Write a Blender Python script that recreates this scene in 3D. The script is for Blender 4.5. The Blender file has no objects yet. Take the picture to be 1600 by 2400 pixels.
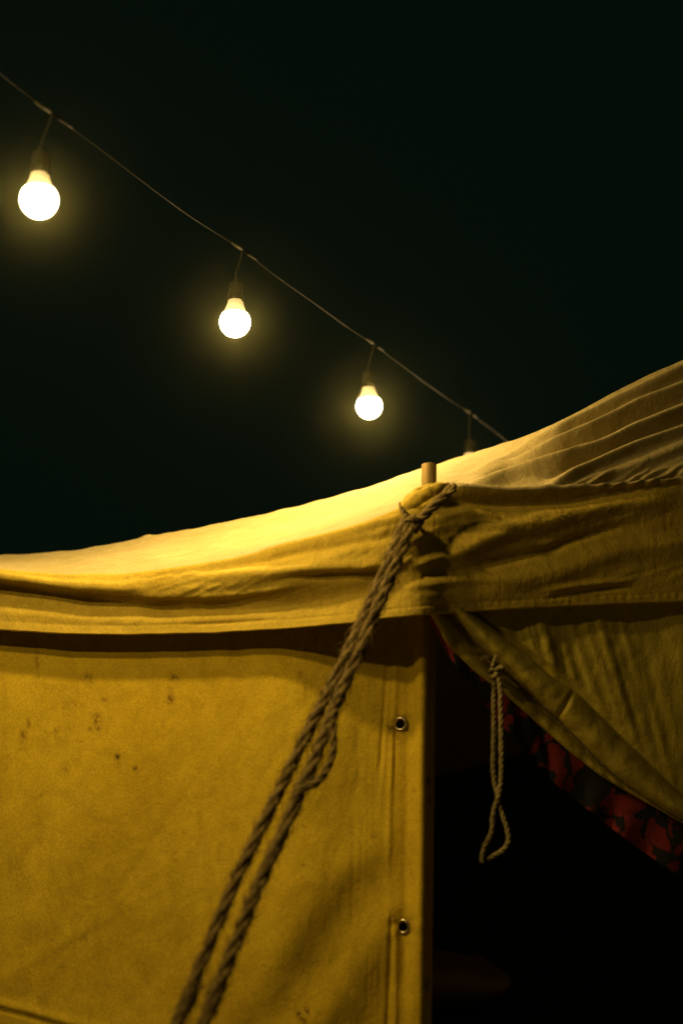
import bpy, math, random
import numpy as np
from mathutils import Vector, noise as mnoise

random.seed(7)
SC = bpy.context.scene
COL = SC.collection

# ------------------------------------------------------------------ camera
CAM = np.array([0.0, 0.0, 1.55])
PITCH = math.radians(13.6)
FPX = 50.0 / 36.0 * 2400.0            # focal length in photograph pixels
cd = bpy.data.cameras.new('camera')
cam = bpy.data.objects.new('camera', cd)
COL.objects.link(cam)
cam.location = CAM
cam.rotation_euler = (math.radians(90) + PITCH, 0, 0)
cd.sensor_fit = 'VERTICAL'
cd.sensor_height = 36.0
cd.lens = 50.0
cd.clip_start = 0.02
cd.clip_end = 2000
cd.dof.use_dof = True
cd.dof.focus_distance = 2.72
cd.dof.aperture_fstop = 1.9
SC.camera = cam

# ------------------------------------------------------------------ night sky, exposure
world = bpy.data.worlds.new('World')
SC.world = world
world.use_nodes = True
wn = world.node_tree
wn.nodes['Background'].inputs['Color'].default_value = (0.40, 1.0, 0.58, 1)
wn.nodes['Background'].inputs['Strength'].default_value = 0.0040
SC.view_settings.view_transform = 'Standard'
SC.view_settings.look = 'None'
SC.view_settings.exposure = 0.0
SC.view_settings.gamma = 1.0
SC.view_settings.use_curve_mapping = False
SC.cycles.use_denoising = True
SC.cycles.max_bounces = 6
SC.cycles.diffuse_bounces = 5
SC.cycles.transparent_max_bounces = 8
SC.cycles.sample_clamp_indirect = 0.6
SC.cycles.sample_clamp_direct = 22.0

# ------------------------------------------------------------------ the tent front as a frame: u along it, v into the tent, z up
P0 = np.array([0.1507, 2.372])
EU = np.array([0.940, -0.341])
EV = np.array([0.341, 0.940])
CP, SP = math.cos(PITCH), math.sin(PITCH)


def rays(px, py):
    px, py = np.asarray(px, float), np.asarray(py, float)
    a, b = (px - 800.0) / FPX, (1200.0 - py) / FPX
    return np.stack([a, CP - b * SP, SP + b * CP], -1)


def at(px, py, Z):
    """a point Z metres along the view axis"""
    return CAM + rays(px, py) * np.asarray(Z, float)[..., None]


def front(px, py, v):
    """a point on the plane v metres behind the tent front"""
    r = rays(px, py)
    den = r[..., 0] * EV[0] + r[..., 1] * EV[1]
    num = v + P0[0] * EV[0] + P0[1] * EV[1] - (CAM[0] * EV[0] + CAM[1] * EV[1])
    return CAM + r * (num / den)[..., None]


def uvz(u, v, z):
    u, v, z = np.broadcast_arrays(np.asarray(u, float), np.asarray(v, float), np.asarray(z, float))
    return np.stack([P0[0] + u * EU[0] + v * EV[0], P0[1] + u * EU[1] + v * EV[1], z], -1)


EV3 = np.array([EV[0], EV[1], 0.0])


def bend(px):
    """right of the pole the tent front turns away: extra v"""
    d = np.asarray(px, float) - 1010.0
    return 0.00062 * 0.5 * (d + np.sqrt(d * d + 45.0 ** 2)) - 0.00062 * 0.5 * 30


def curve(pts, x, smooth=45):
    """smooth line y(x) through pixel points"""
    pts = sorted(pts)
    g = np.arange(-1500, 3300, 4.0)
    y = np.interp(g, [p[0] for p in pts], [p[1] for p in pts])
    # go on with the end slopes
    for k, sgn in ((0, -1), (-1, 1)):
        a, b = (pts[0], pts[1]) if k == 0 else (pts[-2], pts[-1])
        m = (b[1] - a[1]) / (b[0] - a[0])
        sel = g < pts[0][0] if k == 0 else g > pts[-1][0]
        y[sel] = pts[k][1] + m * (g[sel] - pts[k][0])
    n = max(1, int(smooth / 4)) | 1
    ker = np.hanning(n + 2)[1:-1]
    ker /= ker.sum()
    yp = np.pad(y, n // 2, mode='edge')
    y = np.convolve(yp, ker, 'valid')
    return np.interp(x, g, y)


def sstep(a, b, x):
    t = np.clip((np.asarray(x, float) - a) / (b - a), 0, 1)
    return t * t * (3 - 2 * t)


def nz(x, y, seed=0.0):
    x, y = np.broadcast_arrays(np.asarray(x, float), np.asarray(y, float))
    f = mnoise.noise
    out = np.fromiter((f((a, b, seed)) for a, b in zip(x.ravel(), y.ravel())), float, x.size)
    return out.reshape(x.shape)


# ------------------------------------------------------------------ objects
def tag(o, label=None, cat=None, group=None, kind=None):
    if label: o['label'] = label
    if cat: o['category'] = cat
    if group: o['group'] = group
    if kind: o['kind'] = kind
    return o


def empty(name, loc, label, cat, group=None):
    o = bpy.data.objects.new(name, None)
    o.location = loc
    o.empty_display_size = 0.1
    COL.objects.link(o)
    return tag(o, label, cat, group)


def link(name, verts, faces, mat, parent=None, smooth=True, loc=None):
    me = bpy.data.meshes.new(name)
    verts = np.asarray(verts, float)
    base = np.zeros(3)
    if parent is not None:
        base = np.array(WORLD[parent.name])
    if loc is not None:
        base = np.array(loc, float)
    me.from_pydata((verts - base).tolist(), [], faces)
    me.materials.append(mat)
    if smooth:
        me.polygons.foreach_set('use_smooth', [True] * len(me.polygons))
    me.update()
    o = bpy.data.objects.new(name, me)
    COL.objects.link(o)
    if parent is not None:
        o.parent = parent
        WORLD[o.name] = tuple(base)
    else:
        o.location = base
        WORLD[o.name] = tuple(base)
    return o


WORLD = {}          # where the origin of a parent stands


def thing(name, loc, label, cat, group=None):
    o = empty(name, loc, label, cat, group)
    WORLD[o.name] = tuple(loc)
    return o


def grid_faces(n, m, skip=None, flip=False):
    fs = []
    for i in range(n - 1):
        for j in range(m - 1):
            if skip is not None and skip[i, j]:
                continue
            a = i * m + j
            f = (a, a + 1, a + m + 1, a + m)
            fs.append(f[::-1] if flip else f)
    return fs


def grid_normals(P):
    du = np.gradient(P, axis=1)
    dv = np.gradient(P, axis=0)
    n = np.cross(du, dv)
    n /= np.linalg.norm(n, axis=-1, keepdims=True) + 1e-12
    return n


def cloth(name, P, mat, parent=None, skip=None, normals=None, attr=None, flip=False):
    n, m = P.shape[:2]
    o = link(name, P.reshape(-1, 3), grid_faces(n, m, skip, flip), mat, parent)
    if attr:
        for k, a in attr.items():
            at_ = o.data.attributes.new(k, 'FLOAT', 'POINT')
            at_.data.foreach_set('value', np.asarray(a, np.float32).ravel())
    if normals is not None:
        o.data.normals_split_custom_set_from_vertices((normals.reshape(-1, 3) * (-1 if flip else 1)).tolist())
    return o


def frames(path):
    T = np.gradient(path, axis=0)
    T /= np.linalg.norm(T, axis=1, keepdims=True) + 1e-12
    ref = np.array([0.31, 0.2, 0.93])
    n0 = np.cross(T[0], ref); n0 /= np.linalg.norm(n0)
    N = [n0]
    for i in range(1, len(path)):
        v = N[-1] - T[i] * np.dot(N[-1], T[i])
        N.append(v / (np.linalg.norm(v) + 1e-12))
    N = np.array(N)
    return T, N, np.cross(T, N)


def resample(path, step):
    path = np.asarray(path, float)
    # catmull-rom, then even steps
    p = np.vstack([2 * path[0] - path[1], path, 2 * path[-1] - path[-2]])
    out = []
    for i in range(1, len(p) - 2):
        for t in np.linspace(0, 1, 24, endpoint=False):
            a, b, c, d = p[i - 1], p[i], p[i + 1], p[i + 2]
            out.append(0.5 * (2 * b + (c - a) * t + (2 * a - 5 * b + 4 * c - d) * t * t + (3 * b - a - 3 * c + d) * t ** 3))
    out.append(p[-2])
    out = np.array(out)
    L = np.r_[0, np.cumsum(np.linalg.norm(np.diff(out, axis=0), axis=1))]
    s = np.linspace(0, L[-1], max(3, int(L[-1] / step) + 1))
    return np.stack([np.interp(s, L, out[:, k]) for k in range(3)], 1), s


def tube_geo(path, rad, sides=8, cap=True):
    path = np.asarray(path, float)
    rad = np.broadcast_to(np.asarray(rad, float), (len(path),))
    T, N, B = frames(path)
    a = np.linspace(0, 2 * math.pi, sides, endpoint=False)
    V = path[:, None] + rad[:, None, None] * (np.cos(a)[None, :, None] * N[:, None] + np.sin(a)[None, :, None] * B[:, None])
    n = len(path)
    F = []
    for i in range(n - 1):
        for j in range(sides):
            k = (j + 1) % sides
            F.append((i * sides + j, i * sides + k, (i + 1) * sides + k, (i + 1) * sides + j))
    if cap:
        F.append(tuple(range(sides))[::-1])
        F.append(tuple((n - 1) * sides + j for j in range(sides)))
    return V.reshape(-1, 3), F


def join(parts):
    V, F, o = [], [], 0
    for v, f in parts:
        V.append(v)
        F += [tuple(i + o for i in q) for q in f]
        o += len(v)
    return np.vstack(V), F


def twisted(path, r, pitch, step=None, plies=3, seed=0, sides=7, rough=0.16, fibres=0):
    """laid rope: plies wound round the path, with loose fibres"""
    P, s = resample(path, step or pitch / 14)
    T, N, B = frames(P)
    rp = r * 0.54
    off = r * 0.54
    rnd = random.Random(seed)
    parts = []
    wob = np.array([mnoise.noise((x * 9, seed, 0.3)) for x in s])
    for k in range(plies):
        ph = 2 * math.pi * (s / pitch + k / plies) + 2.2 * wob
        c = P + off * (np.cos(ph)[:, None] * N + np.sin(ph)[:, None] * B)
        rr = rp * (1 + rough * np.array([mnoise.noise((x * 60, seed + k * 3.1, 1.7)) for x in s]) * 2)
        parts.append(tube_geo(c, rr, sides))
    for _ in range(fibres):
        i = rnd.randrange(2, len(P) - 2)
        a = rnd.uniform(0, 6.28)
        d = math.cos(a) * N[i] + math.sin(a) * B[i]
        t = T[i] * rnd.choice((-1, 1))
        L = rnd.uniform(0.4, 1.7) * r
        q0 = P[i] + d * r * 0.9
        q1 = q0 + d * L * 0.35 + t * L * 0.7
        q2 = q1 + d * L * rnd.uniform(0.1, 0.7) + t * L * 0.7
        parts.append(tube_geo(np.array([q0, q1, q2]), [r * 0.065, r * 0.05, r * 0.02], 3))
    return join(parts)


def lathe(prof, seg=28):
    prof = np.asarray(prof, float)
    a = np.linspace(0, 2 * math.pi, seg, endpoint=False)
    V = np.stack([prof[:, 0:1] * np.cos(a), prof[:, 0:1] * np.sin(a), np.repeat(prof[:, 1:2], seg, 1)], -1).reshape(-1, 3)
    F = []
    for i in range(len(prof) - 1):
        for j in range(seg):
            k = (j + 1) % seg
            F.append((i * seg + j, i * seg + k, (i + 1) * seg + k, (i + 1) * seg + j))
    return V, F


# ------------------------------------------------------------------ materials
def mat(name):
    m = bpy.data.materials.new(name)
    m.use_nodes = True
    nt = m.node_tree
    return m, nt, nt.nodes, nt.links, nt.nodes['Principled BSDF']


def noise_node(nt, scale, detail=4, rough=0.6, vec=None, dist=0.0):
    n = nt.nodes.new('ShaderNodeTexNoise')
    n.inputs['Scale'].default_value = scale
    n.inputs['Detail'].default_value = detail
    n.inputs['Roughness'].default_value = rough
    n.inputs['Distortion'].default_value = dist
    if vec is not None:
        nt.links.new(vec, n.inputs['Vector'])
    return n


def coords(nt, scale=(1, 1, 1), rot=(0, 0, 0)):
    tc = nt.nodes.new('ShaderNodeTexCoord')
    mp = nt.nodes.new('ShaderNodeMapping')
    mp.inputs['Scale'].default_value = scale
    mp.inputs['Rotation'].default_value = rot
    nt.links.new(tc.outputs['Object'], mp.inputs['Vector'])
    return mp.outputs['Vector']


def ramp(nt, fac, stops):
    r = nt.nodes.new('ShaderNodeValToRGB')
    while len(r.color_ramp.elements) < len(stops):
        r.color_ramp.elements.new(0.5)
    for e, (p, c) in zip(r.color_ramp.elements, stops):
        e.position = p
        e.color = (c, c, c, 1) if not isinstance(c, tuple) else (*c, 1)
    nt.links.new(fac, r.inputs['Fac'])
    return r.outputs['Color']


def mixc(nt, fac, a, b, blend='MIX'):
    x = nt.nodes.new('ShaderNodeMix')
    x.data_type = 'RGBA'
    x.blend_type = blend
    for sock, val in ((x.inputs[0], fac), (x.inputs[6], a), (x.inputs[7], b)):
        if hasattr(val, 'is_linked'):
            nt.links.new(val, sock)
        elif isinstance(val, tuple):
            sock.default_value = (*val, 1)
        else:
            sock.default_value = val
    return x.outputs[2]


def canvas_material(name, base, dark, stained=False, weave=1.0):
    m, nt, N, L, b = mat(name)
    rz = math.atan2(-0.341, 0.940)
    big = noise_node(nt, 5.0, 5, 0.6, coords(nt))
    streak = noise_node(nt, 1.0, 5, 0.65, coords(nt, (46, 46, 5)))
    grain = noise_node(nt, 330.0, 2, 0.7, coords(nt))
    c = mixc(nt, ramp(nt, big.outputs['Fac'], [(0.35, 0.0), (0.75, 1.0)]), base, dark)
    c = mixc(nt, ramp(nt, streak.outputs['Fac'], [(0.45, 0.0), (0.8, 0.45)]), c, dark)
    med = noise_node(nt, 19.0, 6, 0.7, coords(nt), 0.8)
    c = mixc(nt, 0.55, c, ramp(nt, med.outputs['Fac'], [(0.30, 0.72), (0.62, 1.10)]), 'MULTIPLY')
    c = mixc(nt, 0.6, c, ramp(nt, grain.outputs['Fac'], [(0.25, 0.55), (0.75, 1.35)]), 'MULTIPLY')
    if stained:
        a = N.new('ShaderNodeAttribute'); a.attribute_name = 'stain'
        sn = noise_node(nt, 130.0, 5, 0.7, coords(nt))
        mul = N.new('ShaderNodeMath'); mul.operation = 'MULTIPLY'; mul.use_clamp = True
        L.new(a.outputs['Fac'], mul.inputs[0])
        L.new(ramp(nt, sn.outputs['Fac'], [(0.36, 0.0), (0.62, 1.0)]), mul.inputs[1])
        c = mixc(nt, mul.outputs[0], c, (0.085, 0.022, 0.010))
        a2 = N.new('ShaderNodeAttribute'); a2.attribute_name = 'burn'
        c = mixc(nt, a2.outputs['Fac'], c, (0.012, 0.014, 0.012))
    L.new(c, b.inputs['Base Color'])
    b.inputs['Roughness'].default_value = 0.92
    b.inputs['Specular IOR Level'].default_value = 0.15
    # weave and fine crumple
    w1 = N.new('ShaderNodeTexWave'); w1.inputs['Scale'].default_value = 160
    w1.inputs['Distortion'].default_value = 2.0
    L.new(coords(nt, rot=(0, 0, -rz)), w1.inputs['Vector'])
    w2 = N.new('ShaderNodeTexWave'); w2.bands_direction = 'Z'; w2.inputs['Scale'].default_value = 160
    w2.inputs['Distortion'].default_value = 2.0
    L.new(coords(nt), w2.inputs['Vector'])
    add = N.new('ShaderNodeMath'); add.operation = 'ADD'
    L.new(w1.outputs['Fac'], add.inputs[0]); L.new(w2.outputs['Fac'], add.inputs[1])
    cr = noise_node(nt, 38.0, 5, 0.62, coords(nt, (1, 1, 0.6)), 0.6)
    b1 = N.new('ShaderNodeBump'); b1.inputs['Strength'].default_value = 0.16 * weave; b1.inputs['Distance'].default_value = 0.0012
    L.new(add.outputs[0], b1.inputs['Height'])
    b2 = N.new('ShaderNodeBump'); b2.inputs['Strength'].default_value = 0.46 * weave; b2.inputs['Distance'].default_value = 0.006
    L.new(cr.outputs['Fac'], b2.inputs['Height'])
    L.new(b1.outputs['Normal'], b2.inputs['Normal'])
    L.new(b2.outputs['Normal'], b.inputs['Normal'])
    return m


def simple_material(name, c1, c2, scale, rough=0.8, metal=0.0, bump=0.0, vscale=(1, 1, 1), bdist=0.002, spec=0.3):
    m, nt, N, L, b = mat(name)
    n = noise_node(nt, scale, 5, 0.65, coords(nt, vscale))
    c = mixc(nt, ramp(nt, n.outputs['Fac'], [(0.32, 0.0), (0.70, 1.0)]), c1, c2)
    L.new(c, b.inputs['Base Color'])
    b.inputs['Roughness'].default_value = rough
    b.inputs['Metallic'].default_value = metal
    b.inputs['Specular IOR Level'].default_value = spec
    if bump:
        bp = N.new('ShaderNodeBump'); bp.inputs['Strength'].default_value = bump; bp.inputs['Distance'].default_value = bdist
        L.new(n.outputs['Fac'], bp.inputs['Height'])
        L.new(bp.outputs['Normal'], b.inputs['Normal'])
    return m


M = {}
M['wall'] = canvas_material('wall canvas', (0.58, 0.425, 0.022), (0.48, 0.335, 0.014), stained=True)
M['roof'] = canvas_material('roof canvas', (0.45, 0.375, 0.155), (0.38, 0.305, 0.10), weave=1.2)
M['valance'] = canvas_material('valance canvas', (0.56, 0.42, 0.050), (0.46, 0.335, 0.032), weave=1.3)
M['flap'] = canvas_material('flap canvas', (0.64, 0.52, 0.062), (0.47, 0.385, 0.044), weave=1.2)
M['wall_plain'] = canvas_material('side wall canvas', (0.56, 0.42, 0.05), (0.46, 0.335, 0.032))
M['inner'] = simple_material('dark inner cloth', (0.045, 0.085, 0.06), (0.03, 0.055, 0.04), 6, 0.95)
M['pole'] = simple_material('weathered pole wood', (0.32, 0.22, 0.045), (0.08, 0.056, 0.016), 70, 0.8, 0, 0.9, (1, 1, 0.07))
M['rope'] = simple_material('jute rope', (0.23, 0.165, 0.036), (0.075, 0.054, 0.013), 160, 0.95, 0, 0.9, (1, 1, 0.4), 0.003)
M['cord'] = simple_material('cotton cord', (0.30, 0.25, 0.085), (0.15, 0.12, 0.04), 190, 0.95, 0, 0.7)
M['cable'] = simple_material('pale cable sheath', (0.0036, 0.0036, 0.0022), (0.002, 0.002, 0.0013), 40, 0.55, spec=0.05)
M['socket'] = simple_material('dark socket plastic', (0.017, 0.018, 0.009), (0.010, 0.0105, 0.006), 50, 0.6, spec=0.12)
M['neck'] = simple_material('white bulb plastic', (0.36, 0.35, 0.32), (0.30, 0.29, 0.26), 40, 0.5)
M['brass'] = simple_material('dull brass', (0.42, 0.36, 0.18), (0.22, 0.19, 0.09), 120, 0.35, 0.9)
M['ground'] = simple_material('pale sand', (0.40, 0.34, 0.22), (0.30, 0.25, 0.16), 2.2, 0.95, 0, 0.6, (1, 1, 1), 0.03)
M['cushion'] = simple_material('brown cushion cloth', (0.66, 0.47, 0.28), (0.54, 0.36, 0.20), 60, 0.95, 0, 0.4)

m = M['neck']
nt = m.node_tree
tl_ = nt.nodes.new('ShaderNodeBsdfTranslucent'); tl_.inputs['Color'].default_value = (0.80, 0.74, 0.62, 1)
mx_ = nt.nodes.new('ShaderNodeMixShader'); mx_.inputs[0].default_value = 0.008
nt.links.new(nt.nodes['Principled BSDF'].outputs[0], mx_.inputs[1]); nt.links.new(tl_.outputs[0], mx_.inputs[2])
nt.links.new(mx_.outputs[0], nt.nodes['Material Output'].inputs['Surface'])
# the glowing globe: thin frosted shell that lets its lamp's light through
m, nt, N, L, b = mat('lit frosted globe')
N.remove(b)
em = N.new('ShaderNodeEmission'); em.inputs['Color'].default_value = (1.0, 0.86, 0.62, 1); em.inputs['Strength'].default_value = 9
tr = N.new('ShaderNodeBsdfTransparent')
ad = N.new('ShaderNodeAddShader')
L.new(em.outputs[0], ad.inputs[0]); L.new(tr.outputs[0], ad.inputs[1])
L.new(ad.outputs[0], N['Material Output'].inputs['Surface'])
m.cycles.emission_sampling = 'FRONT_BACK'
M['globe'] = m

# lining: dark cloth printed with red leaf and petal shapes
m, nt, N, L, b = mat('red patterned lining')
vc = coords(nt, (1, 1, 1))
dn = noise_node(nt, 9.0, 3, 0.6, vc)
sub = N.new('ShaderNodeVectorMath'); sub.operation = 'SUBTRACT'; sub.inputs[1].default_value = (0.5, 0.5, 0.5)
scl = N.new('ShaderNodeVectorMath'); scl.operation = 'SCALE'; scl.inputs['Scale'].default_value = 0.22
addv = N.new('ShaderNodeVectorMath'); addv.operation = 'ADD'
L.new(dn.outputs['Color'], sub.inputs[0]); L.new(sub.outputs[0], scl.inputs[0])
L.new(vc, addv.inputs[0]); L.new(scl.outputs[0], addv.inputs[1])
vo = N.new('ShaderNodeTexVoronoi'); vo.inputs['Scale'].default_value = 19.0
L.new(addv.outputs[0], vo.inputs['Vector'])
f = ramp(nt, vo.outputs['Distance'], [(0.46, 1.0), (0.54, 0.0)])
vo2 = N.new('ShaderNodeTexVoronoi'); vo2.feature = 'DISTANCE_TO_EDGE'; vo2.inputs['Scale'].default_value = 30.0
L.new(addv.outputs[0], vo2.inputs['Vector'])
f2 = ramp(nt, vo2.outputs['Distance'], [(0.0, 0.75), (0.10, 1.0)])
mm = N.new('ShaderNodeMath'); mm.operation = 'MULTIPLY'
L.new(f, mm.inputs[0]); L.new(f2, mm.inputs[1])
L.new(mixc(nt, mm.outputs[0], (0.014, 0.014, 0.011), (0.25, 0.024, 0.014)), b.inputs['Base Color'])
b.inputs['Roughness'].default_value = 0.95
M['lining'] = m

# ------------------------------------------------------------------ ground
gv, gf = [], []
s = 40.0
xs = np.r_[-s, -20, np.linspace(-8, 8, 60), 20, s]
gx, gy = np.meshgrid(xs, xs)
gz = 0.02 * nz(gx * 0.7, gy * 0.7, 3.3) * (np.abs(gx) < 9) * (np.abs(gy) < 9)
ground = cloth('ground', np.stack([gx, gy, gz - 0.01], -1), M['ground'])
tag(ground, kind='structure')

# ------------------------------------------------------------------ tent
tent = thing('tent', tuple(uvz(0, 0.03, 0)), 'yellow lit canvas tent with its door flap drawn aside', 'tent')

# --- roof and valance: one drape, described by lines across the picture of the front
X = np.unique(np.r_[np.arange(-700, -40, 24), np.arange(-40, 1660, 5.0), np.arange(1660, 2300, 24)])
crest = curve([(-700, 1300), (-200, 1306), (0, 1301), (153, 1291), (327, 1263), (459, 1239), (612, 1205), (765, 1169), (878, 1136),
               (980, 1102), (1082, 1069), (1199, 1031), (1290, 998), (1335, 979), (1372, 958), (1449, 914), (1510, 883), (1600, 845),
               (1800, 745), (2300, 500)], X, 36)
eave = curve([(-700, 1320), (-150, 1326), (0, 1334), (150, 1345), (300, 1344), (450, 1324), (600, 1297), (750, 1257), (880, 1214), (950, 1184), (1005, 1166),
              (1065, 1152), (1185, 1160), (1328, 1155), (1472, 1143), (1600, 1127), (1800, 1105), (2300, 1070)], X, 60)
under = curve([(-700, 1360), (-200, 1352), (0, 1369), (100, 1385), (204, 1401), (330, 1420), (459, 1428), (612, 1424), (714, 1411), (850, 1384),
               (950, 1362), (1100, 1345), (1350, 1325), (1600, 1310), (2300, 1290)], X, 50)
hem = curve([(-700, 1470), (-200, 1462), (0, 1476), (153, 1485), (306, 1487), (510, 1482), (714, 1469), (847, 1457), (898, 1449), (1020, 1438),
             (1224, 1426), (1428, 1416), (1600, 1410), (2300, 1385)], X, 60)
lf = 1 - sstep(820, 1080, X)                     # 1 on the left panel, 0 right of the pole
v_crest = 0.42 + 0.14 * sstep(200, 850, X) - 0.40 * sstep(960, 1330, X)
v_eave = -0.068 * lf - 0.022 * (1 - lf)
v_bulge = -0.078 * lf - 0.028 * (1 - lf)
v_under = -0.038 * lf - 0.030 * (1 - lf)
v_hemt = -0.041 * lf - 0.030 * (1 - lf)
v_hem = -0.046 * lf - 0.030 * (1 - lf)
v_hem = v_hem + 0.010 * np.exp(-((X - 1030) / 90.0) ** 2)
bulge = eave * 0.5 + under * 0.5
bulge = bulge * lf + (eave * 0.6 + under * 0.4) * (1 - lf)

rows_y, rows_v = [], []
def span(y0, y1, v0, v1, n, sag=0.0, last=False):
    for t in np.linspace(0, 1, n, endpoint=last):
        rows_y.append(y0 + (y1 - y0) * t)
        rows_v.append(v0 + (v1 - v0) * t + sag * math.sin(math.pi * t))
span(crest, eave, v_crest, v_eave, 96)
i_eave = len(rows_y)
span(eave, bulge, v_eave, v_bulge, 14)
span(bulge, under, v_bulge, v_under, 16)
span(under, under * 0.5 + hem * 0.5, v_under, v_hemt, 14)
span(under * 0.5 + hem * 0.5, hem, v_hemt, v_hem, 16, last=True)
RY = np.array(rows_y)
RV = np.array(rows_v)
RX = np.broadcast_to(X, RY.shape).copy()
# soften the creases in v
for _ in range(6):
    RV[1:-1] = 0.25 * RV[:-2] + 0.5 * RV[1:-1] + 0.25 * RV[2:]

D = np.zeros_like(RY)          # outward displacement of the folds, metres


def fold(pts, w, amp, x0, x1, f0=60, f1=60, sharp=None, smooth=40, wgrow=0.0):
    """a ridge (amp > 0) or groove running along a line; sharp = width of its lower flank"""
    global D
    y = curve(pts, RX[0], smooth)[None]
    sl = np.gradient(y[0], RX[0])[None]
    d = (RY - y) / np.sqrt(1 + sl * sl)
    ww = w * (1 + wgrow * np.clip((RX - x0) / max(1, x1 - x0), 0, 1))
    lo = ww if sharp is None else ww * sharp
    wd = np.where(d > 0, lo, ww)
    win = sstep(x0, x0 + f0, RX) * (1 - sstep(x1 - f1, x1, RX))
    D += amp * win * np.exp(-(d / wd) ** 2)


# right roof: folds pulled out of the pole top
E = 2300
L1 = [(1040, 1140), (1120, 1108), (1180, 1080), (1266, 1029), (1338, 990), (1400, 962), (1472, 926), (1600, 862), (1800, 780)]
L2 = [(1050, 1146), (1137, 1112), (1232, 1069), (1309, 1032), (1390, 1000), (1495, 944), (1600, 904), (1800, 830)]
L3 = [(1060, 1150), (1140, 1130), (1232, 1106), (1319, 1078), (1400, 1052), (1486, 1008), (1600, 962), (1800, 890)]
L4 = [(1250, 1156), (1295, 1141), (1376, 1100), (1472, 1056), (1600, 1010), (1800, 940)]
L5 = [(1290, 1158), (1400, 1122), (1472, 1100), (1600, 1046), (1800, 990)]
fold(L1, 9, 0.011, 1060, 2200, 120, 400, 0.8, wgrow=0.8)
fold(L2, 11, 0.018, 1080, 2200, 100, 400, 0.75, wgrow=0.7)
fold(L3, 12, 0.020, 1060, 2200, 120, 400, 0.75, wgrow=0.7)
fold(L4, 13, 0.020, 1240, 2200, 100, 400, 0.7, wgrow=0.7)
fold(L5, 11, 0.011, 1280, 2200, 120, 400, 0.8, wgrow=1.0)
for a, b_, amp in ((L1, L2, 0.015), (L2, L3, 0.020), (L3, L4, 0.015)):
    mid = [(x, 0.5 * (np.interp(x, [p[0] for p in a], [p[1] for p in a]) + np.interp(x, [p[0] for p in b_], [p[1] for p in b_])))
           for x in range(1060, 1800, 60)]
    fold(mid, 10, -amp, 1080 if b_ is not L4 else 1240, 2200, 140, 400, wgrow=0.8)
fold([(1050, 1150), (1185, 1158), (1328, 1153), (1472, 1141), (1600, 1125)], 6, 0.014, 1010, 1700, 60, 200, 0.8)
fold([(1060, 1172), (1185, 1180), (1328, 1176), (1472, 1160), (1600, 1150)], 14, -0.013, 1000, 1560, 60, 250)
# puckered seam at the right end of the eave
pk = sstep(1290, 1400, RX) * np.exp(-((RY - (eave[None] - 16)) / 20.0) ** 2)
D += pk * 0.0050 * nz((RX + 1.6 * (RY - eave[None])) / 34.0, (RY + 0.36 * (RX - 1300)) / 9.0, 4.4)
D += pk * 0.0028 * np.sin((RX + 2.2 * (RY - eave[None])) / 6.5 + 3 * nz(RX / 50, RY / 30, 8.0))
# right valance
fold([(1000, 1330), (1065, 1297), (1185, 1248), (1328, 1212), (1424, 1190), (1600, 1165)], 30, 0.012, 1020, 1640, 90, 160, 0.7)
fold([(1000, 1345), (1150, 1318), (1290, 1290), (1350, 1262), (1430, 1240), (1600, 1215)], 12, -0.009, 1060, 1560, 120, 160)
fold([(1100, 1390), (1300, 1345), (1450, 1290), (1600, 1275)], 26, 0.008, 1050, 1700, 160, 160)
fold([(1150, 1400), (1290, 1384), (1370, 1372), (1480, 1362), (1600, 1355)], 9, 0.005, 1250, 1500, 80, 60, 0.5)
fold([(1270, 1404), (1320, 1396), (1400, 1382), (1480, 1374)], 5, -0.004, 1270, 1500, 40, 90)
fold([(960, 1332), (1040, 1308), (1130, 1298)], 12, 0.004, 930, 1110, 60, 60, 0.6)
fold([(960, 1375), (1100, 1360), (1200, 1362)], 16, 0.0035, 930, 1230, 60, 90, 0.6)
fold([(960, 1352), (1100, 1335), (1200, 1330)], 9, -0.0025, 930, 1190, 60, 90)
# left valance
fold([(300, 1352), (499, 1334), (600, 1318), (689, 1296), (895, 1262), (960, 1240)], 10, -0.007, 380, 985, 200, 60)
fold([(380, 1368), (574, 1346), (746, 1332), (900, 1323), (980, 1315)], 15, 0.009, 400, 990, 160, 50, 0.7)
fold([(560, 1300), (700, 1272), (820, 1244), (930, 1215)], 8, 0.005, 520, 960, 120, 40, 0.7)
fold([(700, 1352), (820, 1345), (930, 1338)], 10, -0.006, 640, 980, 120, 60)
fold([(0, 1352), (150, 1370), (280, 1388), (420, 1398), (560, 1392), (690, 1372)], 10, 0.006, -200, 760, 60, 200, 0.6)
fold([(-100, 1425), (60, 1440), (200, 1452), (400, 1458), (700, 1440)], 14, 0.004, -200, 700, 60, 200, 0.8)
fold([(420, 1466), (520, 1461), (640, 1452)], 4, -0.0022, 420, 660, 60, 60)
# rippled loose cloth
strz = nz(RX / 150.0, (RY - eave[None]) / 22.0 + RX / 900.0, 1.0)
fine = nz(RX / 60.0 + RY / 90.0, (RY - eave[None] + 0.18 * RX) / 10.0, 2.0)
zone = np.exp(-((RY - (eave[None] * 0.55 + under[None] * 0.45)) / 45.0) ** 2)
D += 0.0042 * strz * zone + 0.0017 * fine * zone * (0.35 + 0.65 * np.clip(nz(RX / 170., RY / 60., 5.0) + 0.3, 0, 1))
D += 0.0015 * nz(RX / 90.0, RY / 34.0, 6.0)
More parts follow.
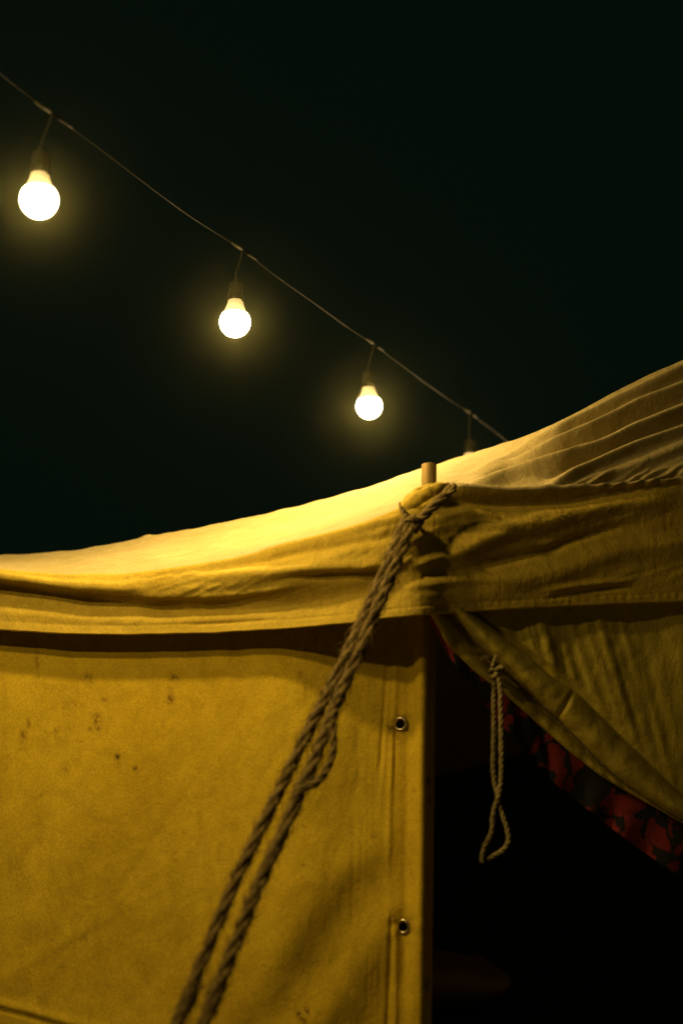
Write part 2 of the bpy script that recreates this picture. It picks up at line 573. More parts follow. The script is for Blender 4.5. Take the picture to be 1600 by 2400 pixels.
# sharp little creases where the cloth is slack
rg1 = 1 - 2.2 * np.abs(nz(RX / 75.0 + RY / 40.0, (RY - eave[None] + 0.22 * RX) / 17.0, 41.0))
rg2 = 1 - 2.2 * np.abs(nz(RX / 60.0 - RY / 30.0, (RY - eave[None] + 0.10 * RX) / 13.0, 47.0))
patch = np.clip(nz(RX / 210.0, RY / 70.0, 52.0) * 1.6 + 0.25, 0, 1)
lowz = sstep(0, 12, RY - eave[None]) * (1 - 0.75 * sstep(-70, -30, RY - hem[None]))
D += lowz * patch * (0.0013 * np.clip(rg1, 0, 1) ** 2 - 0.0012 * np.clip(rg2, 0, 1) ** 2)
roofzone = (RY < eave[None] - 6)
D += roofzone * (0.0030 * nz(RX / 260.0, (RY - crest[None]) / 26.0, 9.0) + 0.0008 * nz(RX / 70.0, (RY - crest[None]) / 7.0, 9.5))
# stitched hem
hz = np.exp(-((RY - (hem[None] - 14)) / 9.0) ** 2)
D += hz * 0.0006 * np.sin(RX / 3.3 + 2.0 * nz(RX / 40, RX * 0, 1.5)) * sstep(1000, 1350, RX)
D -= 0.0016 * np.exp(-((RY - (hem[None] - 20)) / 3.0) ** 2) * (0.6 + 0.4 * nz(RX / 50, RX * 0, 2.5))
HEMW = 2.0 * nz(RX[-1] / 40.0, RX[-1] * 0, 7.7)
RY[-1] += HEMW * 0.6

P = front(RX, RY, RV + bend(RX))
nrm = grid_normals(P)
nrm *= -np.sign(np.sum(nrm * EV3, -1, keepdims=True) + 1e-9)     # outward
for _ in range(3):
    nrm[1:-1] = (nrm[:-2] + nrm[1:-1] + nrm[2:]) / 3
P = P + nrm * D[..., None]
# the crest rolls over and the roof falls away behind it
back = []
c0 = P[0]
for dv, dz in ((0.02, 0.004), (0.06, 0.0), (0.13, -0.03), (0.30, -0.12), (0.5, -0.22), (0.75, -0.34), (1.0, -0.46)):
    q = c0 + EV3 * (dv * (2.46 - v_crest))[:, None]
    q[:, 2] += dz
    back.append(q)
back = np.array(back[::-1])
# little tufts and puckers along the ridge line
c0[:, 2] += 0.0025 * nz(X / 40.0, X * 0, 3.0) * (X < 1300) + 0.004 * np.exp(-((X - 343) / 14.0) ** 2)
roofP = np.concatenate([back, P], 0)
ie = len(back) + i_eave
# turned-under hem
turn = []
for dy, dv in ((3, 0.004), (-2, 0.009), (-22, 0.010)):
    turn.append(front(X, RY[-1] + dy * 0.6, v_hem + dv + bend(X)))
full = np.concatenate([roofP, np.array(turn)], 0)
nf = grid_normals(full)
roof = cloth('roof', full[:ie + 1], M['roof'], tent, normals=nf[:ie + 1])
val = cloth('valance', full[ie:], M['valance'], tent, normals=nf[ie:])
tag(val, label='hanging canvas edge below the roof, wrinkled and shading the wall')

# --- left wall
edge_x = lambda y: 1016 - 11 * np.clip((np.asarray(y, float) - 1480) / 920, -0.2, 3)
xa = np.r_[np.arange(-700, -24, 24), np.arange(-24, 860, 5.0), np.arange(860, 978, 3.0)]
arc = np.linspace(0, 1, 15)[1:]
ya = np.r_[np.arange(1372, 2420, 5.0), np.arange(2420, 4760, 40)]
WX, WY = np.meshgrid(np.r_[xa, 978 + 44 * np.sin(arc * math.pi * 0.5)], ya)
ax = np.r_[xa * 0, arc][None]
WX = WX + (edge_x(WY) - 1016) * sstep(500, 978, WX)
vx = WX
Wv = 0.085 * sstep(610, 975, vx) + 0.0 * WY
Wd = 0.007 * nz(vx / 330, WY / 420, 11) + 0.0024 * nz(vx / 120, WY / 260, 12) + 0.0012 * nz(vx / 60, WY / 75, 13)


def wfold(pts, w, amp, y0, y1, f0=80, f1=80, side=None):
    """fold running down the wall, x as a function of y"""
    global Wd
    x = curve(pts, WY[:, 0], 60)[:, None]
    d = vx - x
    wd = np.where(d > 0, w if side is None else w * side, w)
    Wd += amp * np.exp(-(d / wd) ** 2) * sstep(y0, y0 + f0, WY) * (1 - sstep(y1 - f1, y1, WY))


wfold([(1400, 915), (1600, 905), (1850, 886), (2000, 880)], 5, -0.0030, 1440, 1900, 60, 160)
wfold([(1400, 935), (1700, 922), (1900, 912), (2400, 905)], 7, 0.0030, 1440, 2100, 60, 160)
wfold([(1400, 960), (1700, 956), (2400, 945)], 10, -0.0026, 1440, 3000, 60, 160)
wfold([(1700, 925), (1760, 925), (1900, 922)], 4, -0.0022, 1700, 1900, 20, 120)
wfold([(2100, 918), (2200, 915), (2400, 908), (3000, 900)], 5, -0.0040, 2120, 4100, 50, 300)
wfold([(2100, 930), (2200, 928), (2400, 925), (3000, 920)], 6, 0.0028, 2150, 4100, 50, 300)
wfold([(1400, 968), (2000, 968), (2400, 966), (4000, 960)], 3, -0.0022, 1440, 4100, 60, 300)
wfold([(1400, 988), (2000, 985), (2400, 982), (4000, 977)], 17, 0.018, 1380, 4700, 60, 300, 1.3)
wfold([(1400, 760), (1800, 800), (2400, 700)], 70, -0.004, 1500, 3500, 300, 500)
for q in range(26):
    xq = random.uniform(820, 960)
    y0 = random.uniform(1450, 2300)
    wfold([(y0 - 200, xq), (y0 + 600, xq - random.uniform(-10, 25))], random.uniform(2.5, 5), random.uniform(-0.0009, 0.0009), y0, y0 + random.uniform(150, 400), 60, 60)
for q in range(30):
    xq = random.uniform(-50, 820)
    y0 = random.uniform(1500, 2350)
    wfold([(y0 - 200, xq), (y0 + 600, xq - random.uniform(-30, 60))], random.uniform(5, 16), random.uniform(-0.0013, 0.0013), y0, y0 + random.uniform(120, 380), 60, 60)
# slack diagonal drapes low on the right, and finer pull lines towards the pole top
def drape(p, q, wl, wr, amp, y0, y1):
    global Wd
    ex, ey = q[0] - p[0], q[1] - p[1]
    n_ = math.hypot(ex, ey)
    d = (vx - p[0]) * ey / n_ - (WY - p[1]) * ex / n_
    Wd += amp * np.exp(-(d / np.where(d > 0, wr, wl)) ** 2) * sstep(y0, y0 + 220, WY) * (1 - sstep(y1 - 600, y1, WY)) * (1 - sstep(900, 985, vx))
drape((830, 1990), (520, 2400), 120, 75, 0.016, 1850, 3600)
drape((985, 2060), (745, 2400), 70, 62, 0.014, 1980, 3600)
drape((820, 1500), (760, 1900), 160, 70, 0.005, 1500, 2700)
drape((300, 1700), (60, 2300), 120, 90, 0.004, 1600, 3200)
rq = random.Random(5)
for _ in range(16):
    x_, y_ = rq.uniform(60, 900), rq.uniform(1520, 2250)
    dx_ = (990 - x_) * rq.uniform(0.35, 0.8)
    drape((x_ + dx_, y_ - 300), (x_, y_), rq.uniform(8, 30), rq.uniform(6, 16), rq.choice((-1, 1)) * rq.uniform(0.0004, 0.0012), y_ - 260, y_ + 800)
for gx_, gy_ in ((939, 1697), (945, 2171)):
    rg = np.hypot(vx - gx_, WY - gy_)
    ta = np.arctan2(WY - gy_, vx - gx_)
    Wd += -0.0022 * np.exp(-(rg / 24.0) ** 2) + 0.0011 * np.sin(5 * ta + 1) * np.exp(-((rg - 28) / 16.0) ** 2)
# sagging crease low on the left
yc = curve([(-400, 2270), (-100, 2330), (0, 2366), (70, 2382), (140, 2404), (300, 2440), (600, 2470)], WX[0], 40)[None]
Wd += 0.004 * np.exp(-((WY - yc + 12) / 14.0) ** 2) * (1 - sstep(100, 420, vx)) - 0.005 * np.exp(-((WY - yc) / 5.0) ** 2) * (1 - sstep(60, 300, vx))
wallP = front(WX, WY, Wv - Wd + 0.034 * (1 - np.cos(ax * math.pi * 0.5)))
# marks on the cloth
stain = np.zeros_like(WX)
burn = np.zeros_like(WX)
for (x, y, rx, ry, st) in [
    (88, 1552, 6, 30, .55), (207, 1590, 13, 18, .55), (245, 1641, 9, 8, .75), (408, 1588, 11, 10, .8), (398, 1614, 5, 5, .8),
    (398, 1638, 9, 13, .9), (67, 1695, 5, 11, .8), (55, 1722, 7, 18, .7), (226, 1688, 11, 20, .75), (214, 1708, 6, 7, .8),
    (231, 1708, 6, 7, .95), (188, 1737, 5, 5, .6), (279, 1792, 3, 20, .5), (318, 1802, 8, 7, .75), (408, 1998, 6, 6, .7),
    (132, 1718, 5, 16, .4), (153, 1806, 9, 20, .35), (704, 1582, 5, 9, .9), (715, 1612, 4, 22, .4), (703, 1745, 4, 6, .9),
    (853, 1690, 7, 9, .5), (1004, 1833, 6, 12, .9), (1006, 1875, 5, 14, .8), (1000, 2310, 6, 15, .8), (998, 2060, 7, 26, .5), (710, 1938, 4, 4, .7), (711, 2028, 4, 4, .7),
    (710, 2058, 4, 4, .6), (875, 1958, 7, 10, .45), (700, 2376, 5, 8, 1.), (719, 2366, 5, 14, 1.), (710, 2392, 8, 12, 1.),
    (913, 1706, 13, 10, .9), (922, 2150, 9, 22, .6), (930, 1735, 12, 14, .45), (95, 2180, 45, 28, .22), (40, 2030, 30, 50, .18),
    (160, 1650, 60, 70, .16), (1005, 1600, 6, 60, .35), (470, 1620, 3, 5, .4), (560, 1850, 4, 4, .35), (330, 2100, 5, 6, .3)]:
    stain = np.maximum(stain, st * np.exp(-(((WX - x) / rx) ** 2 + ((WY - y) / ry) ** 2)) * 1.25)
rs = random.Random(21)
for _ in range(46):
    x, y = rs.uniform(-20, 1000), rs.uniform(1500, 2400)
    stain = np.maximum(stain, rs.uniform(.10, .34) * np.exp(-(((WX - x - 4 * np.sin(WY / 17.0)) / rs.uniform(2.5, 9)) ** 2 + ((WY - y) / rs.uniform(10, 60)) ** 2)))
for _ in range(60):
    x, y = rs.uniform(-20, 1000), rs.uniform(1500, 2400)
    stain = np.maximum(stain, rs.uniform(.25, .7) * np.exp(-(((WX - x) / rs.uniform(2, 4)) ** 2 + ((WY - y) / rs.uniform(2, 4.5)) ** 2)))
for gx_, gy_ in ((939, 1697), (945, 2171)):
    stain = np.maximum(stain, .45 * np.exp(-((WX - gx_ + 6) / 7.0) ** 2) * sstep(gy_, gy_ + 15, WY) * np.exp(-np.clip(WY - gy_, 0, None) / 60.0))
    stain = np.maximum(stain, .55 * np.exp(-((np.hypot(WX - gx_, WY - gy_) - 19) / 5.0) ** 2))
burn = np.maximum(burn, 1.3 * np.exp(-(((WX - 276) / 5.0) ** 2 + ((WY - 1773) / 6.0) ** 2)))
burn = np.clip(np.maximum(burn, 0.5 * np.exp(-(((WX - 916) / 9.0) ** 2 + ((WY - 1704) / 8.0) ** 2))), 0, 1)
GROM = [(939, 1697), (945, 2171)]
cx = 0.25 * (WX[:-1, :-1] + WX[1:, :-1] + WX[:-1, 1:] + WX[1:, 1:])
cy = 0.25 * (WY[:-1, :-1] + WY[1:, :-1] + WY[:-1, 1:] + WY[1:, 1:])
skip = np.zeros_like(cx, bool)
for gx_, gy_ in GROM:
    skip |= (cx - gx_) ** 2 + (cy - gy_) ** 2 < 12.5 ** 2
wall = cloth('wall', wallP, M['wall'], tent, skip=skip, attr={'stain': np.clip(stain, 0, 1), 'burn': burn})
tag(wall, label='stained closed canvas side wall left of the pole')

wall_n = -EV3 * 0.97 + np.array([0, 0, 0.0])
for gx_, gy_ in GROM:
    k = np.argmin((WX - gx_) ** 2 + (WY - gy_) ** 2)
    c = wallP.reshape(-1, 3)[k] - EV3 * 0.001
    prof = []
    for a in np.linspace(-0.35, math.pi + 0.35, 12):
        prof.append((0.0100 + 0.0032 * math.cos(a), 0.0028 * math.sin(a)))
    prof.append((0.0068, -0.005))
    v, f = lathe(prof, 30)
    e3 = np.array([EU[0], EU[1], 0])
    w = c + v[:, 0:1] * e3 + v[:, 1:2] * np.array([0, 0, 1.0]) - v[:, 2:3] * EV3
    link('grommet', w, f, M['brass'], wall)

# --- pole
ptop = front(1005.0, 1090.0, 0.125)
plow = front(990.0, 2400.0, 0.130)
dirp = (plow - ptop) / (plow[2] - ptop[2])
pbot = ptop + dirp * (-0.05 - ptop[2])
n = 60
tt = np.linspace(0, 1, n)
path = pbot + (ptop - pbot) * tt[:, None]
rad = 0.0141 - 0.0005 * tt + 0.0004 * np.array([mnoise.noise((t * 14, 0, 0)) for t in tt])
path = np.vstack([path, path[-1] + [0, 0, 0.0015], path[-1] + [0, 0, 0.0022]])
rad = np.r_[rad, 0.0122, 0.0060]
v, f = tube_geo(path, rad, 28)
v += 0.0007 * np.array([[mnoise.noise((a * 90, b * 90, c * 40 + i_)) for i_ in (0, 7, 13)] for a, b, c in v])
link('pole', v, f, M['pole'], tent)

# --- gathered canvas round the pole top
def lump(pts, r, seed, sides=14):
    Pp, s_ = resample([front(float(a), float(b), c) for a, b, c in pts], 0.004)
    T, Nn, Bb = frames(Pp)
    t = np.linspace(0, 1, len(Pp))
    rr = r * (0.45 + 0.55 * np.sin(math.pi * np.clip(t, 0.03, 0.97)) ** 0.5)
    v, f = tube_geo(Pp, rr, sides)
    for i in range(len(v)):
        q = v[i]
        ci = Pp[i // sides]
        d = (q - ci)
        v[i] = ci + d * (1 + 0.35 * mnoise.noise((q[0] * 60 + seed, q[1] * 60, q[2] * 90)) + 0.15 * mnoise.noise((q[0] * 160 + seed, q[1] * 160, q[2] * 220)))
    return v, f
col = [lump([(1050, 1142, 0.03), (1026, 1150, -0.004), (994, 1161, -0.026), (966, 1176, -0.038), (946, 1196, -0.042), (940, 1210, -0.034)], 0.0128, 1.0, 22),
       lump([(1030, 1138, 0.05), (1010, 1146, 0.012), (984, 1154, 0.0), (958, 1170, -0.016), (938, 1188, -0.01)], 0.0088, 5.0),
       lump([(1046, 1160, 0.005), (1022, 1172, -0.018), (996, 1186, -0.030), (968, 1200, -0.034), (952, 1212, -0.03)], 0.0085, 9.0)]
v, f = join(col)
tag(link('pole_collar', v, f, M['valance'], tent), label='bunched canvas gathered round the pole top')

# --- door flap: a hem strip, a rolled band and the curtain above it
SL = [(1000, 1425), (1049, 1514), (1110, 1572), (1199, 1642), (1323, 1753), (1406, 1819), (1489, 1869), (1600, 1930), (1800, 2040), (2300, 2330)]
SS = [(1042, 1425), (1128, 1519), (1172, 1566), (1222, 1612), (1306, 1686), (1388, 1768), (1450, 1828), (1560, 1905), (1760, 2012), (2260, 2292)]
SU = [(1100, 1425), (1165, 1480), (1240, 1537), (1294, 1585), (1352, 1622), (1447, 1718), (1530, 1797), (1612, 1878), (1800, 2000), (2300, 2270)]
ST = [(1104, 1390), (1150, 1390), (1200, 1390), (1240, 1390), (1290, 1390), (1350, 1390), (1420, 1390), (1490, 1390), (1640, 1390), (2150, 1390)]
ns = 260
si = np.linspace(0, 9, ns)
def along(pts):
    a = np.array(pts, float)
    q = np.stack([np.interp(si, range(10), a[:, k]) for k in (0, 1)], 1)
    ker = np.hanning(25)[1:-1]; ker /= ker.sum()
    for k in (0, 1):
        pad = np.r_[2 * q[0, k] - q[11:0:-1, k], q[:, k], 2 * q[-1, k] - q[-2:-13:-1, k]]
        q[:, k] = np.convolve(pad, ker, 'valid')
    return q
aL, aS, aU, aT = along(SL), along(SS), along(SU), along(ST)
FX, FY, FV = [], [], []
rel = []
def frow(q, v, tag_):
    FX.append(q[:, 0]); FY.append(q[:, 1]); FV.append(np.broadcast_to(v, (ns,)).astype(float)); rel.append(tag_)
nL = 12
for t in np.linspace(0, 1, nL, endpoint=False):
    frow(aL + (aS - aL) * t, 0.050 - 0.026 * math.sin(math.pi * min(1, t * 0.9 + 0.25)) - 0.006 * t, 0)
for t in np.linspace(0, 1, 22, endpoint=False):
    frow(aS + (aU - aS) * t, 0.040 - 0.040 * math.sin(math.pi * t) ** 0.7, 1)
for t in np.linspace(0, 1, 60):
    frow(aU + (aT - aU) * t, 0.044 - 0.016 * min(1, t * 6), 2 + t)
FX, FY, FV = np.array(FX), np.array(FY), np.array(FV) - 0.030
rel = np.array(rel)[:, None]
cur = np.clip(rel - 2, 0, 1)
iscur = (rel >= 2) * 1.0
sI = si[None]
ph = 2.6 * sI + 1.4 * nz(sI * 0.9, sI * 0, 3.0)
fv = 0.0035 * np.sin(ph) + 0.0008 * np.sin(2.3 * ph + 1.1) + 0.0035 * nz(sI * 3.1, cur * 1.2, 8)
FV = FV - fv * iscur * np.clip(cur * 5, 0.15, 1) - 0.004 * nz(FX / 80, FY / 80, 15) * iscur - 0.0015 * nz(FX / 26, FY / 26, 16)
isband = ((rel >= 1) & (rel < 2)) * 1.0
FV -= isband * 0.004 * nz(sI * 2.2, FY / 60, 20) + (rel < 1) * 0.004 * nz(sI * 3.0, FY / 40, 21)
# short cross crease on the band
dcr = (FX - 1322) * 0.86 + (FY - 1655) * 0.5
FV += isband * 0.009 * np.exp(-(dcr / 6.0) ** 2) * np.exp(-(((FX - 1322) * -0.5 + (FY - 1655) * 0.86) / 40.0) ** 2)
FV[-1] += 0.0
flap = cloth('door_flap', front(FX, FY, FV + bend(FX)), M['flap'], tent)
tag(flap, label='dim canvas door flap drawn diagonally aside')
# cord stitched along the flap
sc = front(aS[6:235:3, 0], aS[6:235:3, 1], 0.006 + bend(aS[6:235:3, 0]))
v, f = twisted(sc, 0.0034, 0.018, seed=3, sides=5)
link('seam_cord', v, f, M['cord'], flap)
# red patterned lining showing under the flap
LL = [(1010, 1468), (1058, 1552), (1112, 1628), (1185, 1728), (1300, 1858), (1395, 1930), (1475, 1995), (1600, 2085), (1800, 2220), (2300, 2540)]
aLL = aL + (along(LL) - aL) * 0.85
lr = []
for t in np.linspace(-0.12, 1, 24):
    q = aL + (aLL - aL) * t
    w_ = 0.012 + 0.014 * max(0, t) + 0.008 * np.sin(si * 7 + 2 * t) * max(0, t)
    lr.append(front(q[:, 0], q[:, 1], w_ + bend(q[:, 0])))
tag(cloth('lining', np.array(lr), M['lining'], flap), label='dark lining printed with red leaf shapes')

# --- rest of the tent: side walls, back wall, inner dark cloth
zE = float(full[0, :, 2].mean())
def panel(name, u0, v0, u1, v1, z1, m_, nu=24):
    uu = np.linspace(0, 1, nu); zz = np.linspace(0.0, 1, 18)
    A, B = np.meshgrid(uu, zz)
    z1a = np.broadcast_to(z1, (nu,))[None]
    q = uvz(u0 + (u1 - u0) * A, v0 + (v1 - v0) * A, z1a * B)
    q[..., :2] += (0.02 * nz(A * 9, B * 2, 31))[..., None] * EV
    return cloth(name, q, m_, tent)
uL = float((wallP[0, 0, 0] - P0[0]) * EU[0] + (wallP[0, 0, 1] - P0[1]) * EU[1])
uR = float((full[-1, -1, 0] - P0[0]) * EU[0] + (full[-1, -1, 1] - P0[1]) * EU[1])
vB = 2.34
uB = np.linspace(uL, uR, 40)
ub = (full[0, :, 0] - P0[0]) * EU[0] + (full[0, :, 1] - P0[1]) * EU[1]
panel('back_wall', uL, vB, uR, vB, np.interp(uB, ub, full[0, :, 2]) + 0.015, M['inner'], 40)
panel('side_wall', uL, 0.0, uL, vB, 2.0, M['wall_plain'])
panel('side_wall', uR, 0.45, uR, vB, 2.1, M['wall_plain'])

# ------------------------------------------------------------------ lights on their cable
A0 = np.array([125.0, 268.0])
def cable_px(k):
    c = 0.2248
    return (125 + 573.1 * k) / (1 + c * k), (268 + (587 * (1 + c) - 268) * k) / (1 + c * k)
def cable_pt(k):
    x, y = cable_px(k)
    p = at(x, y, np.array(2.27 * (1 + 0.2248 * k)))
    p[2] += 0.05 * max(0.0, -k)
    return p

LIGHT_W = 22.5
LIGHT_C = (1.0, 0.665, 0.25)
KS = [-2, -1, 0, 1, 2, 3, 4]
cable = thing('light_cable', tuple(cable_pt(0)), 'thin pale cable of the string lights, running to behind the roof', 'cable')
cp = []
for k in np.arange(-3.6, 6.01, 0.1):
    p = cable_pt(k)
    fr = k - math.floor(k)
    p[2] += 0.004 * mnoise.noise((k * 2.3, 0, 0)) - 0.010 * (4 * fr * (1 - fr)) * 0.6
    cp.append(p)
Pc, _ = resample(cp, 0.02)
v, f = tube_geo(Pc, 0.0012, 8)
link('cable_run', v, f, M['cable'], cable)
DIRK = cable_pt(1) - cable_pt(0)
DIRK /= np.linalg.norm(DIRK)
for k in KS:
    p = cable_pt(k)
    # moulded sleeves either side of the branch
    v, f = tube_geo(np.array([p - DIRK * 0.045, p - DIRK * 0.030, p - DIRK * 0.008]), [0.0028, 0.0042, 0.0042], 8)
    link('sleeve', v, f, M['socket'], cable)
    v, f = tube_geo(np.array([p + DIRK * 0.012, p + DIRK * 0.018, p + DIRK * 0.034, p + DIRK * 0.05]), [0.0046, 0.0040, 0.0032, 0.0024], 8)
    link('clamp', v, f, M['cable'], cable)

prof_socket = [(0.0, 0.066), (0.0045, 0.0655), (0.006, 0.060), (0.0118, 0.056), (0.0132, 0.050), (0.0138, 0.034), (0.0152, 0.033), (0.0152, 0.020), (0.0144, 0.019), (0.0135, 0.019)]
prof_neck = [(0.0128, 0.022), (0.0138, 0.010), (0.0160, -0.002), (0.0205, -0.014), (0.0255, -0.0225)]
R = 0.0300
a0 = math.acos(0.0258 / R)
prof_globe = [(R * math.cos(a), -0.0375 + R * math.sin(a)) for a in np.linspace(a0, -math.pi / 2 + 1e-3, 26)]
LAB = {-2: 'lit bulb at the near end of the string',
       -1: 'lit bulb hanging next to the near end of the string',
       0: 'largest lit bulb, at the upper left of the string',
       1: 'second lit bulb along the string, glowing over the dark sky',
       2: 'smallest fully seen lit bulb, above the tent pole',
       3: 'bulb half hidden behind the roof ridge, only socket showing',
       4: 'lit bulb wholly behind the roof at the far end of the string'}
for k in KS:
    p = cable_pt(k)
    dx = {-2: -0.01, -1: -0.02, 0: -0.015, 1: -0.013, 2: -0.014, 3: -0.004, 4: -0.004}[k]
    top = p + np.array([0, 0, -0.002]) - DIRK * 0.004
    drop = 0.047 + (0.008 if k == 3 else 0.0)
    base = p + np.array([dx, -0.003, -0.066 - drop])
    o = thing('hanging_bulb', tuple(base), LAB[k], 'light bulb', 'bulbs on the string')
    cpth, _ = resample([top, top + [dx * 0.25, 0, -0.018], top + [dx * 0.75, 0, -0.042], base + [0, 0, 0.058], base + [0, 0, 0.048]], 0.004)
    v, f = tube_geo(cpth, 0.0019, 7)
    link('drop_cord', v, f, M['socket'], o)
    tw = Vector((random.uniform(-.04, .04), random.uniform(-.04, .04), 1)).normalized()
    q = Vector((0, 0, 1)).rotation_difference(tw).to_matrix()
    Rm = np.array(q)
    for nm, pr, mt in (('socket', [(a_, b_ - 0.013) for a_, b_ in prof_socket], M['socket']), ('bulb_neck', prof_neck, M['neck']), ('globe', prof_globe, M['globe'])):
        v, f = lathe(pr, 36)
        link(nm, base + v @ Rm.T, f, mt, o)
    # side clip of the socket
    bx = np.array([[0.0150, -0.004, 0.016], [0.0172, -0.004, 0.016], [0.0172, 0.004, 0.016], [0.0150, 0.004, 0.016],
                   [0.0150, -0.003, 0.056], [0.0166, -0.003, 0.056], [0.0166, 0.003, 0.056], [0.0150, 0.003, 0.056]])
    ca, sa = math.cos(-0.35), math.sin(-0.35)
    bx = bx @ np.array([[ca, sa, 0], [-sa, ca, 0], [0, 0, 1]])
    bx = bx - np.array([0, 0, 0.013])
    link('socket_clip', base + bx @ Rm.T, [(0, 1, 2, 3)[::-1], (4, 5, 6, 7), (0, 1, 5, 4), (1, 2, 6, 5), (2, 3, 7, 6), (3, 0, 4, 7)], M['cable'], o, smooth=False)
    ld = bpy.data.lights.new('bulb_light', 'POINT')
    ld.energy = LIGHT_W
    ld.color = LIGHT_C
    ld.shadow_soft_size = 0.030
    lo = bpy.data.objects.new('bulb_light', ld)
    COL.objects.link(lo)
    lo.parent = o
    lo.location = (0, 0, -0.0410)

# ------------------------------------------------------------------ guy rope
ZT, ZB = 2.37, 1.95
def rope_pts(pts, lift=0.0):
    out = []
    for x, y in pts:
        t = (y - 1215) / (2400 - 1215)
        z = 1 / (1 / ZT + (1 / ZB - 1 / ZT) * t)
        out.append(at(float(x), float(y), np.array(z - lift)))
    return out
def to_ground(pts):
    d = pts[-1] - pts[-2]
    d = d / np.linalg.norm(d)
    k = (pts[-1][2] + 0.02) / -d[2]
    return pts + [pts[-1] + d * k * 0.5, pts[-1] + d * k]
ropeA = to_ground(rope_pts([(957, 1212), (942, 1240), (912, 1312), (868, 1412), (820, 1516), (762, 1636), (700, 1760), (640, 1884), (560, 2048), (490, 2212), (428, 2372), (416, 2400)]))
ropeB = to_ground(rope_pts([(972, 1214), (958, 1245), (929, 1318), (887, 1416), (843, 1522), (793, 1636), (757, 1730), (724, 1812), (702, 1858), (672, 1930), (612, 2062), (548, 2222), (490, 2372), (480, 2400)], 0.012))
loopC = rope_pts([(790, 1640), (779, 1690), (782, 1735), (778, 1772), (762, 1810), (738, 1836), (706, 1850), (690, 1872)], 0.018)
guy = thing('guy_rope', tuple(ropeA[-1]), 'doubled twisted jute guy rope slanting down from the pole top', 'rope')
for pts, r, pt, sd in ((ropeA, 0.0090, 0.115, 1), (ropeB, 0.0096, 0.125, 2)):
    v, f = twisted(pts, r, pt, step=0.008, seed=sd, fibres=2400)
    link('strand', v, f, M['rope'], guy)
v, f = twisted(loopC, 0.0062, 0.055, step=0.004, seed=5, fibres=40)
tag(link('loose_end', v, f, M['rope'], guy), label='frayed rope end looping out beside the strands')
# where it is made fast to the collar
k1 = [front(float(a), float(b), c) for a, b, c in [(938, 1180, -0.035), (940, 1192, -0.055), (948, 1208, -0.066), (956, 1222, -0.075), (958, 1240, -0.085)]]
v, f = twisted(k1, 0.0034, 0.04, step=0.003, seed=6, sides=6, fibres=6)
link('lashing', v, f, M['rope'], guy)
k2 = [front(float(a), float(b), c) for a, b, c in [(968, 1244, -0.09), (980, 1224, -0.080), (1006, 1196, -0.062), (1030, 1172, -0.050), (1050, 1154, -0.045), (1060, 1144, -0.042)]]
v, f = twisted(k2, 0.0084, 0.06, step=0.004, seed=7, sides=7, fibres=14)
link('lashing', v, f, M['rope'], guy)
k3 = [front(float(a), float(b), c) for a, b, c in [(1052, 1156, -0.05), (1062, 1146, -0.055), (1064, 1138, -0.045), (1058, 1138, -0.035)]]
v, f = twisted(k3, 0.0048, 0.03, step=0.003, seed=8, sides=6, fibres=4)
link('knot', v, f, M['rope'], guy)
k4 = [front(float(a), float(b), c) for a, b, c in [(946, 1232, -0.080), (952, 1220, -0.095), (966, 1215, -0.098), (980, 1220, -0.090), (984, 1232, -0.075)]]
v, f = twisted(k4, 0.0046, 0.04, step=0.003, seed=9, sides=6, fibres=6)
link('knot', v, f, M['rope'], guy)

# ------------------------------------------------------------------ tie cord hanging from the flap
tv = -0.012
tie = thing('tie_cord', tuple(front(1155.0, 1560.0, tv)), 'short twisted tie cord with a loop, hanging in the tent doorway', 'cord')
tl = [(1148, 1572), (1156, 1600), (1156, 1650), (1156, 1720), (1155, 1790), (1158, 1836), (1167, 1872), (1172, 1895), (1180, 1920), (1189, 1950), (1190, 1972), (1180, 1990), (1160, 2003), (1142, 2014)]
tr_ = [(1162, 1570), (1170, 1604), (1172, 1650), (1173, 1720), (1174, 1790), (1172, 1836), (1165, 1872), (1157, 1895), (1153, 1925), (1151, 1950), (1138, 1978), (1130, 2000), (1128, 2022)]
for nm, pts, off, sd in (('strand', tl, 0.0, 11), ('strand', tr_, -0.007, 12)):
    q = [front(float(a), float(b), tv + off + bend(1155)) for a, b in pts]
    v, f = twisted(q, 0.0040, 0.030, step=0.0028, seed=sd, sides=6, fibres=60)
    link(nm, v, f, M['cord'], tie)
kn = [(1128, 1548), (1140, 1540), (1152, 1546), (1160, 1556), (1152, 1568), (1142, 1576), (1150, 1586), (1164, 1580), (1170, 1568), (1160, 1560), (1150, 1566)]
q = [front(float(a), float(b), tv + bend(1155) - 0.006 - 0.006 * math.sin(i * 2.1)) for i, (a, b) in enumerate(kn)]
v, f = twisted(q, 0.0035, 0.020, step=0.0026, seed=13, sides=6, fibres=20)
link('knot', v, f, M['cord'], tie)
for i, pts in enumerate([[(1152, 1562), (1158, 1548), (1163, 1536)], [(1160, 1572), (1170, 1564), (1180, 1566)]]):
    q = [front(float(a), float(b), tv + bend(1155) - 0.014) for a, b in pts]
    v, f = twisted(q, 0.0036, 0.022, step=0.0026, seed=14 + i, sides=5, fibres=10)
    link('cord_end', v, f, M['cord'], tie)

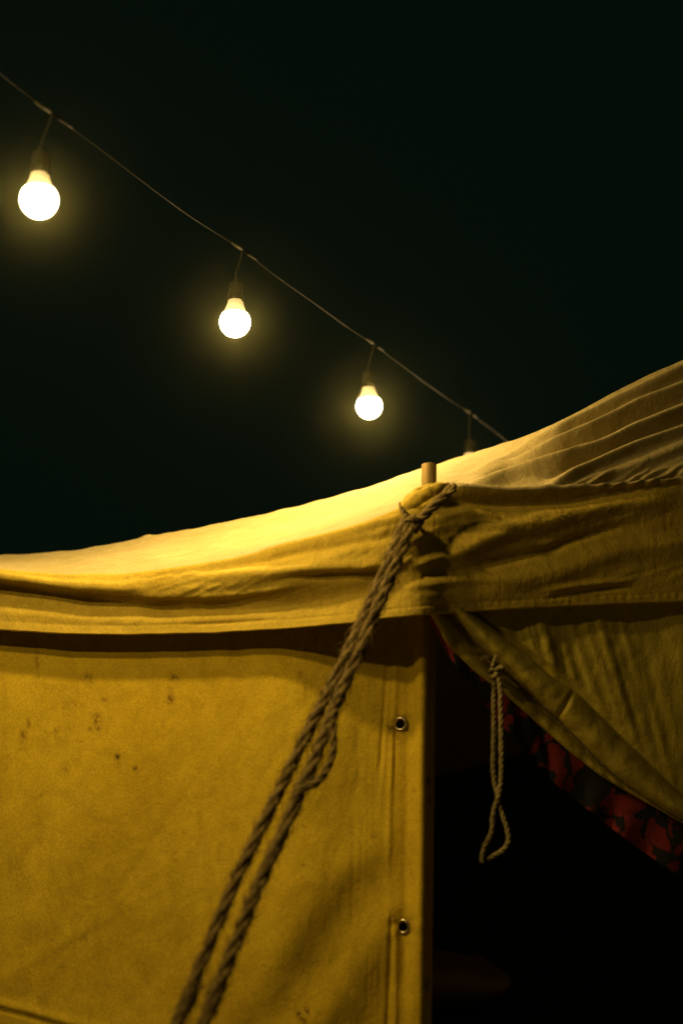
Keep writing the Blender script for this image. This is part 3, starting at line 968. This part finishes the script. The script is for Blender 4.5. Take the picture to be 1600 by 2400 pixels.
# ------------------------------------------------------------------ cushion on a dark draped stand, just inside
vC = 0.75
top_c = front(1070.0, 2362.0, vC)                 # where the cushion lies
zc = float(top_c[2])
e3 = np.array([EU[0], EU[1], 0.0])
kx = float(np.linalg.norm(front(1192.0, 2340.0, vC) - front(1040.0, 2340.0, vC)))
mid = front(1040.0, 2362.0, vC)
ring = np.linspace(0, 2 * math.pi, 41)
lev = np.linspace(-1, 1, 21)
Q = []
for t in lev:
    rr_ = max(0.02, (1 - abs(t) ** 2.2)) ** 0.5
    row = []
    for a in ring:
        lx = kx * math.copysign(abs(math.cos(a)) ** 0.85, math.cos(a)) * (0.35 + 0.65 * rr_)
        lv = 0.13 * math.copysign(abs(math.sin(a)) ** 0.85, math.sin(a)) * (0.35 + 0.65 * rr_)
        thick = 0.062 * (1 - 0.62 * (abs(lx) / kx) ** 1.5)
        sag = -0.012 * (abs(lx) / kx)
        row.append(mid + e3 * lx + EV3 * lv + np.array([0, 0, 0.062 + sag + thick * t + 0.004 * mnoise.noise((lx * 14, lv * 14, t))]))
    Q.append(row)
cush = cloth('cushion', np.array(Q), M['cushion'])
tag(cush, 'dim brown cushion just inside the dark doorway', 'cushion')
st = []
for zz in np.linspace(0.0, zc - 0.003, 14):
    row = []
    for a in np.linspace(0, 2 * math.pi, 65):
        flare = 1 + 0.10 * (1 - zz / zc) * (1 + 0.5 * math.sin(a * 9))
        c_, s_ = math.cos(a), math.sin(a)
        lx = 0.30 * math.copysign(abs(c_) ** 0.35, c_) * flare
        lv = 0.20 * math.copysign(abs(s_) ** 0.35, s_) * flare
        row.append(mid + e3 * (lx - 0.06) + EV3 * lv + np.array([0, 0, zz - mid[2]]))
    st.append(row)
cen = np.mean(np.array(st[-1]), 0)
st.append([cen + (p - cen) * 0.5 for p in st[-1]])
st.append([cen + (p - cen) * 0.01 for p in st[-1]])
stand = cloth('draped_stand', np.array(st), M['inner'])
tag(stand, 'dark cloth covered stand under the cushion inside the tent', 'stand')


# ------------------------------------------------------------------ added forward scattering haze round everything, standing in for lens glow at the bulbs
hb = np.array([[x, y, z] for x in (-45, 45) for y in (-45, 45) for z in (-1.2, 5.0)], float)
m = bpy.data.materials.new('bulb glow haze'); m.use_nodes = True
nt = m.node_tree
nt.nodes.remove(nt.nodes['Principled BSDF'])
pv = nt.nodes.new('ShaderNodeVolumePrincipled')
pv.inputs['Color'].default_value = (0.90, 0.95, 0.40, 1)
pv.inputs['Density'].default_value = 0.0026
pv.inputs['Anisotropy'].default_value = 0.9955
nt.links.new(pv.outputs[0], nt.nodes['Material Output'].inputs['Volume'])
m.cycles.homogeneous_volume = True
m.cycles.volume_sampling = 'EQUIANGULAR'
hz_ = link('haze', hb, [(0, 1, 3, 2), (4, 6, 7, 5), (0, 4, 5, 1), (2, 3, 7, 6), (0, 2, 6, 4), (1, 5, 7, 3)], m, smooth=False)
tag(hz_, kind='stuff')
